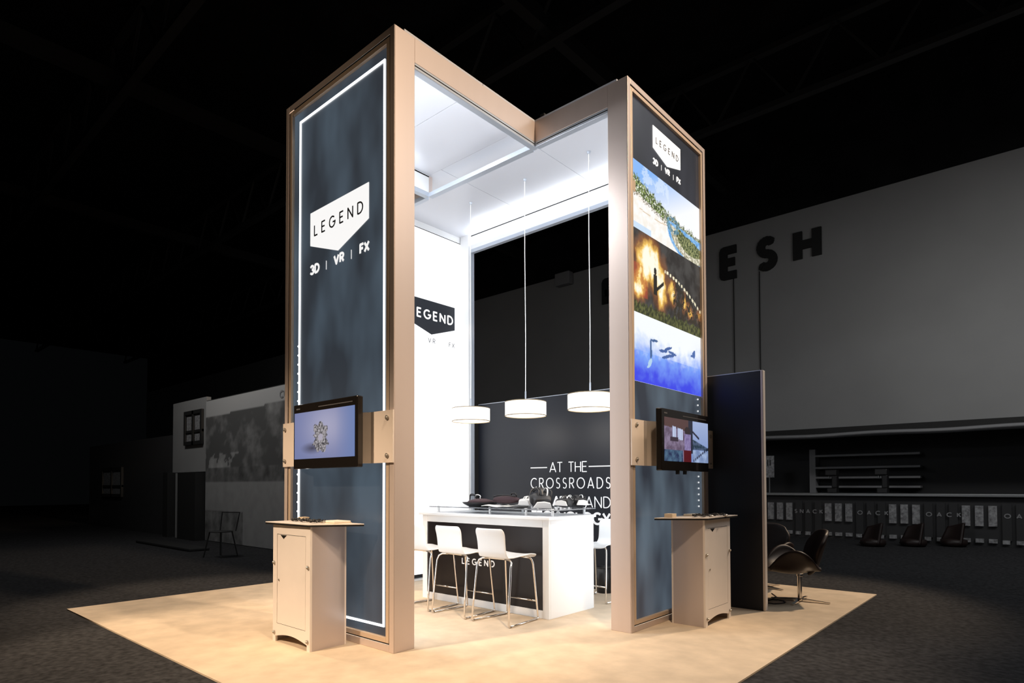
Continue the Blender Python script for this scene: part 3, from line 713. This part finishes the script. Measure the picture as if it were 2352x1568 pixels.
# dark chain pieces and booklet on the left cabinet
def chain(label, c, n, seed, spread, group):
    rnd = random.Random(seed); t = thing('chain_bracelet', label, 'jewellery', (c[0], c[1], TOPZ), 0, group)
    m = MB(); a = 0; p = Vector((-spread[0], 0, .012))
    for i in range(n):
        f_ = i/(n-1); x = -spread[0]+2*spread[0]*f_; y = spread[1]*math.sin(f_*9+seed); z = .010+.008*abs(math.sin(f_*23+seed))
        ang = rnd.uniform(0, PI); tilt = rnd.uniform(-.3, .3)
        ring = [Vector((x+.014*math.cos(q*PI/4+ang), y+.009*math.sin(q*PI/4+ang), z+.006*math.sin(q*PI/4)*(1 if i % 2 else -1)+.002)) for q in range(8)]
        m.tube(ring, .0035, 6, closed=True)
    obj('links', m, 'hs_black', t, True)
    m = MB().lathe([(.001, .0), (.02, .0), (.024, .008), (.016, .018), (.001, .02)], (spread[0]+.02, spread[1]*.4, .001), 14); obj('clasp', m, 'screw', t, True)
    return t
chain('tangled black chain at the left end of the cream cabinet before the navy sign', (-.95, -.24), 34, 1, (.12, .05), 'black chains on the cabinets')
chain('tangled black chain in the middle of the cream cabinet before the navy sign', (-.70, -.26), 34, 4, (.11, .06), 'black chains on the cabinets')
t = thing('card_tray', 'small cream tray at the back left of the cream cabinet before the navy sign', 'tray', (-1.06, -.14, TOPZ))
obj('tray_base', MB().box(-1.11, -1.01, -.18, -.10, TOPZ, TOPZ+.012), 'paper', t); obj('cards', MB().box(-1.10, -1.02, -.17, -.11, TOPZ+.012, TOPZ+.03), 'wood', t)
t = thing('booklet', 'cream booklet lying at the right end of the cream cabinet before the navy sign', 'booklet', (-.52, -.16, TOPZ))
obj('cover', MB().box(-.62, -.42, -.25, -.09, TOPZ, TOPZ+.006), 'wood', t); obj('pages', MB().box(-.615, -.425, -.245, -.095, TOPZ+.006, TOPZ+.02), 'paper', t, bevel=.003)
# right cabinet
tag(obj('card_box', MB().box(1.13, 1.21, 2.185, 2.27, TOPZ, TOPZ+.035), 'wood', bevel=.003), 'small pale wooden block on the cabinet before the right picture sign', 'box')
chain('black chain on the cabinet before the right picture sign, nearest the wooden block', (1.35, 2.48), 30, 2, (.06, .10), 'black chains on the cabinets')
chain('black chain on the cabinet before the right picture sign, furthest from the wooden block', (1.40, 2.72), 26, 7, (.05, .08), 'black chains on the cabinets')
t = thing('booklet', 'cream booklet lying at the back of the cabinet before the right picture sign', 'booklet', (1.20, 2.62, TOPZ))
obj('cover', MB().box(1.15, 1.25, 2.52, 2.72, TOPZ, TOPZ+.006), 'wood', t); obj('pages', MB().box(1.155, 1.245, 2.525, 2.715, TOPZ+.006, TOPZ+.02), 'paper', t, bevel=.003)

# ================================================================== bar counter
bc = thing('bar_counter', 'white bar counter with dark front panel inside the booth', 'counter', (-.735, 2.05, 0))
X0, X1, Y0, Y1 = -1.648, .178, 1.70, 2.465
mb = MB(); frame(mb, X0, X1, 0, .945, .075, lambda a, b, c, d: mb.box(a, b, Y0, Y0+.03, c, d)); obj('front_frame', mb, 'white', bc, bevel=.003)
fp = obj('front_panel', MB().box(X0+.075, X1-.075, Y0+.012, Y0+.03, .075, .87), 'dpanel', bc)
write(('letter', fp), 'LEGEND', (-1.01, Y0+.012, .432), (1, 0, 0), (0, 0, 1), (0, -1, 0), .07, .17, .3, .003, width=.47)
obj('side_panel', MB().box(X1-.03, X1, Y0+.03, Y1, 0, .945), 'white', bc, bevel=.002); obj('side_panel', MB().box(X0, X0+.03, Y0+.03, Y1, 0, .945), 'white', bc, bevel=.002)
obj('back_panel', MB().box(X0+.03, X1-.03, Y1-.03, Y1, 0, .945), 'white', bc)
obj('countertop', MB().box(X0-.04, X1+.028, Y0-.03, Y1+.01, .945, .972), 'white', bc, bevel=.004)
sh = obj('glass_shelf', MB().box(X0+.02, X1+.03, Y0+.08, Y1, 1.030, 1.040), 'glass', bc, bevel=.002)
for x in (-1.53, -.72, -.22, .12):
    for y in (1.84, 2.38): obj('standoff', MB().cyl((x, y, .972), (x, y, 1.030), .013, 14).cyl((x, y, 1.040), (x, y, 1.047), .015, 14), 'white', bc)
SZ = 1.0405

# things on the glass shelf: goggles with straps
def goggles(name, label, loc, rz, body, face, strap, s=1.0, tilt=0.0, group='virtual reality goggles on the glass shelf'):
    t = thing(name, label, 'goggles', loc, rz, group)
    t.scale = (s, s, s)
    R_ = Matrix.Rotation(tilt, 3, 'X')
    def P(x, y, z): return R_ @ Vector((x, y, z))
    m = MB()
    def shell(u, v):
        a = -PI+2*PI*u
        cx = math.copysign(abs(math.cos(a))**.55, math.cos(a)); cz = math.copysign(abs(math.sin(a))**.6, math.sin(a))
        y = -.055+.10*v; k = (.80+.20*math.sin(min(1, v*1.4)*PI/2))
        return P(.098*cx*k, y, .058+.052*cz*k-.014*v*math.exp(-(cx*3)**2)*(cz < 0))
    m.surf(shell, 28, 6)
    n = 28; m.f.append([i for i in range(n)])
    obj('visor', m, body, t, True, smooth=True)
    m = MB().prism([(-.088, .024), (.086, .018), (.064, .074), (.01, .086), (-.058, .082)], P(0, -.056, 0), P(1, 0, 0), P(0, 0, 1), P(0, -1, 0), .018)
    obj('front_plate', m, face, t, True, bevel=.006)
    for k, (x0, rr, zz) in enumerate(((-.05, .045, .10), (.03, .055, .095), (.07, .035, .10))):
        m = MB(); m.surf(lambda u, v: P(x0+.012*v+.02*math.sin(PI*u), .06+.09*math.cos(PI*u)*.7, zz-.02+rr*1.3*math.sin(PI*u)), 14, 1)
        obj('side_strap', m, strap if k != 1 else face, t, True, smooth=True, solid=.005)
    m = MB(); m.surf(lambda u, v: P(.080*math.copysign(abs(math.cos(-PI+2*PI*u))**.6, math.cos(-PI+2*PI*u))*(1-.10*v), .045+.03*v, .058+.043*math.sin(-PI+2*PI*u)*(1-.1*v)), 24, 3)
    obj('face_cushion', m, strap, t, True, smooth=True, solid=.008)
    m = MB()
    m.surf(lambda u, v: P(.094*math.cos(PI*u), .03+.15*math.sin(PI*u), .045+.03*v+.02*math.sin(PI*u)), 24, 1)
    obj('head_strap', m, strap, t, True, smooth=True, solid=.006)
    m = MB(); m.surf(lambda u, v: P(-.014+.028*v, .0+.18*u, .108+.05*math.sin(PI*u)-.035*u), 14, 1)
    obj('top_strap', m, strap, t, True, smooth=True, solid=.005)
    return t
t = thing('display_tray', 'low dark dish holding a maroon pad at the left end of the glass shelf', 'dish', (-1.03, 2.02, SZ))
obj('dish', MB().lathe([(.001, .0), (.13, .0), (.19, .03), (.21, .05), (.195, .05), (.13, .02), (.001, .018)], n=30), 'hs_black', t, True, smooth=True)
obj('pad', MB().lathe([(.001, .09), (.06, .088), (.13, .07), (.16, .045), (.001, .03)], n=26), 'hs_maroon', t, True, smooth=True)
for k, (r0, x, z) in enumerate(((.05, -.09, .10), (.04, -.03, .10), (.045, -.13, .09))):
    m = MB().tube([(x+r0*math.cos(a*PI/8), .02*k-.04+.01*math.sin(a), z+r0*.8*math.sin(a*PI/8)) for a in range(17)], .006, 8)
    obj('cable_loop', m, 'hs_black' if k != 1 else 'hs_white', t, True, smooth=True)
t = thing('carry_case', 'long dark maroon case lying on white cloth on the glass shelf', 'case', (-.655, 2.03, SZ+.035))
def case(u, v):
    a = -PI+2*PI*u; q = math.sin(PI*min(.999, max(.001, v)))**.35
    return Vector((-.18+.36*v+0*u, .075*math.cos(a)*q, .045+.042*q*math.copysign(abs(math.sin(a))**.7, math.sin(a))))
obj('case_body', MB().surf(case, 24, 16), 'hs_maroon', t, True, smooth=True)
obj('zip_edge', MB().tube([(-.16, -.03, .080), (-.08, -.04, .094), (.06, -.04, .096), (.16, -.03, .082)], .006, 8), 'hs_black', t, True, smooth=True)
obj('handle', MB().tube([(.06, 0, .085), (.08, 0, .115), (.13, 0, .115), (.15, 0, .082)], .008, 8), 'hs_black', t, True, smooth=True)
goggles('vr_goggles', 'white goggles with tangled white straps, left of the tall black pair on the glass shelf', (-.375, 2.02, SZ+.012), .3, 'hs_white', 'hs_white', 'hs_white', .78)
goggles('vr_goggles', 'tall black goggles tipped up on their strap in the middle of the glass shelf', (-.15, 1.99, SZ+.02), .95, 'hs_black', 'hs_white', 'hs_black', 1.15, .5)
goggles('vr_goggles', 'white fronted goggles right of the middle on the glass shelf', (.06, 2.10, SZ+.012), .15, 'hs_black', 'hs_white', 'hs_black', .85)
goggles('vr_goggles', 'black and white goggles at the right end of the glass shelf', (.09, 2.345, SZ+.012), 1.15, 'hs_black', 'hs_white', 'hs_black', .85)
m = MB()
for k in range(3):
    m.tube([(-.33+.035*k+.05*math.cos(a*PI/9), 1.85+.035*math.sin(a*PI/9), SZ+.008+.006*k) for a in range(18)], .006, 8, closed=True)
tag(obj('coiled_cable', m, 'hs_black', smooth=True), 'black coiled cable on the glass shelf between white and tall black goggles', 'cable')
tag(obj('white_cloth', MB().surf(lambda u, v: Vector((-.80+.31*u, 1.79+.32*v, SZ+.018+.008*math.sin(u*17)*math.sin(v*6)+.006*math.sin(u*7))), 40, 10), 'hs_white', smooth=True, solid=.006), 'crumpled white cloth lying along the front of the glass shelf', 'cloth')

# ================================================================== bar stools
def stool(label):
    t = thing('bar_stool', label, 'stool', (0, 0, 0), 0, 'white shell bar stools at the counter')
    def prof(v):
        P_ = [(.455, .585), (.44, .612), (.36, .622), (.22, .612), (.10, .603), (.045, .618), (.018, .66), (.004, .74), (-.012, .81), (-.04, .885)]
        f_ = v*(len(P_)-1); i = min(int(f_), len(P_)-2); k = f_-i
        return (P_[i][0]*(1-k)+P_[i+1][0]*k, P_[i][1]*(1-k)+P_[i+1][1]*k)
    def fn(u, v):
        y, z = prof(v); s_ = (u-.5)*2
        wd = .195 if v < .45 else .195-.02*math.sin((v-.45)/.55*PI)*.8-.012*(v-.45)
        if v < .12: wd -= .03*(1-v/.12)**2
        if v > .93: wd -= .03*((v-.93)/.07)**2
        dz = .012*abs(s_)**3*(v < .5)
        dy = .03*abs(s_)**2.5*(max(0, v-.45)/.55)
        return Vector((wd*s_, y+dy, z+dz))
    obj('seat_shell', MB().surf(fn, 16, 27), 'shell', t, True, smooth=True, solid=.012, sub=1)
    r = .0095
    for sx in (-1, 1):
        obj('leg', MB().tube([(.10*sx, .10, .597), (.17*sx, .085, .594), (.205*sx, .07, .575), (.212*sx, .05, .53), (.222*sx, .02, .25), (.23*sx, .0, .03), (.23*sx, .006, .013), (.228*sx, .03, .0095)], r, 10), 'chrome', t, True, smooth=True)
        obj('leg', MB().tube([(.10*sx, .36, .597), (.15*sx, .39, .592), (.168*sx, .405, .57), (.175*sx, .415, .53), (.195*sx, .462, .03), (.195*sx, .458, .013), (.196*sx, .44, .0095)], r, 10), 'chrome', t, True, smooth=True)
        obj('runner', MB().tube([(.228*sx, .03, .0095), (.196*sx, .44, .0095)], r, 10), 'chrome', t, True, smooth=True)
    obj('footrest', MB().tube([(-.189, .448, .178), (.189, .448, .178)], .008, 10), 'chrome', t, True, smooth=True)
    obj('under_bar', MB().tube([(-.11, .10, .597), (.11, .10, .597)], .008, 8).tube([(-.11, .36, .60), (.11, .36, .60)], .008, 8), 'chrome', t, True)
    return t
s0 = stool('white bar stool at the dark counter front, nearest its right end'); s0.location = (-.108, 1.185, 0)
dup(s0, (-.672, 1.185, 0), 0, 'white bar stool in the middle of the dark counter front')
dup(s0, (-1.215, 1.20, 0), 0, 'white bar stool half hidden behind the left tower post at the counter')
dup(s0, (-.02, 3.16, 0), PI, 'white bar stool on the far side of the counter beside the slogan wall')

# waste bin
wb = thing('waste_bin', 'small black waste bin on the floor behind the counter', 'bin', (-.235, 3.31, 0))
obj('body', MB().lathe([(.001, .0), (.085, .0), (.10, .30), (.092, .30), (.08, .01), (.001, .01)], n=24), 'hs_black', wb, True, smooth=True)
obj('rim', MB().tube([(.097*math.cos(a*PI/12), .097*math.sin(a*PI/12), .30) for a in range(24)], .006, 8, closed=True), 'hs_black', wb, True)

# ================================================================== pendant lamps
def pendant(label, x, y):
    t = thing('pendant_lamp', label, 'lamp', (x, y, 0), 0, 'white drum pendant lamps over the counter')
    R, z0, z1 = .272/1.14, 2.085, 2.245
    sh = obj('lamp_shade', MB().lathe([(R, z0), (R, z1)], n=48), 'shade', t, True, smooth=True, solid=.004)
    obj('rim', MB().tube([(R*math.cos(a*PI/24), R*math.sin(a*PI/24), z1) for a in range(48)], .005, 6, closed=True), 'rim', sh, True)
    obj('rim', MB().tube([(R*math.cos(a*PI/24), R*math.sin(a*PI/24), z0) for a in range(48)], .005, 6, closed=True), 'rim', sh, True)
    obj('diffuser', MB().lathe([(.001, z0+.012), (R-.006, z0+.012)], n=48), 'shade', t, True)
    m = MB()
    for k in range(3): m.tube([(0, 0, z1+.02), (R*math.cos(k*2.1), R*math.sin(k*2.1), z1-.004)], .003, 6)
    obj('spider', m, 'steel', t, True)
    obj('stem', MB().cyl((0, 0, z1-.02), (0, 0, z1+.13), .009, 10), 'channel', t, True)
    obj('cord', MB().tube([(0, 0, z1+.13), (.004, 0, 3.0), (-.004, 0, 4.0), (0, 0, H-.02)], .0042, 8), 'cord', t, True)
    obj('ceiling_rose', MB().lathe([(.001, H-.006), (.022, H-.006), (.014, H-.03), (.001, H-.032)], n=16), 'channel', t, True)
    d = bpy.data.lights.new('pendant_bulb', 'POINT'); o = bpy.data.objects.new('pendant_bulb', d); COL.objects.link(o); o.parent = t
    o.location = (0, 0, 1.98); d.energy = 6; d.color = (1, .93, .84); d.shadow_soft_size = .12
    return t
pendant('white drum pendant lamp nearest the right tower', .095, 2.541)
pendant('white drum pendant lamp in the middle of the row of three', -.805, 2.541)
pendant('white drum pendant lamp furthest left, partly in front of the white wall', -1.705, 2.541)

# ================================================================== lounge chairs
def lounge(label, loc, rz):
    """faces local -y"""
    t = thing('lounge_chair', label, 'armchair', loc, rz, 'brown swivel lounge chairs on the booth carpet')
    def seat(u, v):
        s_ = (u-.5)*2; y = -.34+.50*v
        wd = .17+.17*math.sin(min(1, v*1.5)*PI/2) - .09*max(0, v-.65)/.35
        arm = .02+.25*math.sin(min(1.0, v/.94)*PI)**.8
        z = .375-.055*math.sin(v*PI) + arm*abs(s_)**2.0 - .03*(1-v)**6
        return Vector((wd*math.sin(s_*1.5)/math.sin(1.5)*(1+.06*abs(s_)), y, z))
    obj('seat_shell', MB().surf(seat, 24, 20), 'leather', t, True, smooth=True, solid=.045, sub=1)
    def back(u, v):
        s_ = (u-.5)*2
        wd = .19+.10*math.sin(min(1, v*1.4)*PI/2)-.07*max(0, v-.75)/.25
        z = .315+.475*v-.05*abs(s_)**3*(v**3)
        y = .13+.14*v**.8-.10*abs(s_)**2*(.45+.55*math.sin(v*PI))
        if v < .15: y -= .05*(1-v/.15)**2
        return Vector((wd*s_, y, z))
    obj('backrest', MB().surf(back, 18, 18), 'leather', t, True, smooth=True, solid=.04, sub=1)
    obj('column', MB().lathe([(.001, .02), (.024, .02), (.024, .27), (.034, .275), (.034, .30), (.06, .33), (.06, .345), (.001, .345)], n=20), 'chrome', t, True, smooth=False)
    for k in range(4):
        a = PI/4+k*PI/2+.35
        d = Vector((math.cos(a), math.sin(a), 0)); n_ = Vector((-d.y, d.x, 0)); m = MB()
        p0, p1 = d*.0, d*.30
        m.add([p0+n_*.024+Vector((0, 0, .012)), p0-n_*.024+Vector((0, 0, .012)), p1-n_*.013+Vector((0, 0, .004)), p1+n_*.013+Vector((0, 0, .004)),
               p0+n_*.024+Vector((0, 0, .034)), p0-n_*.024+Vector((0, 0, .034)), p1-n_*.013+Vector((0, 0, .014)), p1+n_*.013+Vector((0, 0, .014))],
              [[0, 1, 2, 3], [4, 7, 6, 5], [0, 4, 5, 1], [1, 5, 6, 2], [2, 6, 7, 3], [3, 7, 4, 0]])
        m.cyl(p1*.96+Vector((0, 0, 0)), p1*.96+Vector((0, 0, .006)), .012, 10)
        obj('base_arm', m, 'chrome', t, True)
    return t
def face_dir(dx, dy): return math.atan2(dy, dx)+PI/2
c1 = lounge('brown leather swivel lounge chair right of the dark wall, seen from the side', (1.69, 4.23, 0), face_dir(-.88, -.47))
dup(c1, (1.06, 4.90, 0), face_dir(.05, -1.0), 'brown leather swivel lounge chair half hidden behind the dark wall edge')
m = MB().tube([(1.50+.10*math.cos(a*PI/10)+.01*math.sin(a*2), 3.98+.13*math.sin(a*PI/10), .006+.003*(a % 2)) for a in range(34)]+[(1.42, 4.3, .006), (1.30, 4.5, .006)], .005, 8)
tag(obj('floor_cable', m, 'leather', smooth=True), 'thin dark cable looped on the carpet by the lounge chairs', 'cable')

# low seats by the snack counter
ls0 = thing('low_seat', 'low brown slanted seat at the snack counter foot, leftmost of three', 'seat', (0, 0, 0), group='low brown seats at the snack counter')
def lowback(u, v):
    s_ = (u-.5)*2; return Vector((.24*s_*(1-.25*v), -.05+.16*v-.05*s_*s_, .04+.40*v+.05*s_*v))
obj('backrest', MB().surf(lowback, 10, 8), 'leather', ls0, True, smooth=True, solid=.05)
obj('seat', MB().lathe([(.001, 0), (.2, 0), (.24, .05), (.23, .14), (.001, .16)], n=24), 'leather', ls0, True, smooth=True)
seat_pts = [(.98, 11.62), (1.62, 12.12), (2.25, 12.62)]
for i, (x, y) in enumerate(seat_pts):
    if i == 0: ls0.location = (x, y, -.012); ls0.rotation_euler = (0, 0, -.6)
    else: dup(ls0, (x, y, -.012), -.6, ['', 'low brown slanted seat at the snack counter foot, middle of three', 'low brown slanted seat at the snack counter foot, rightmost of three'][i])
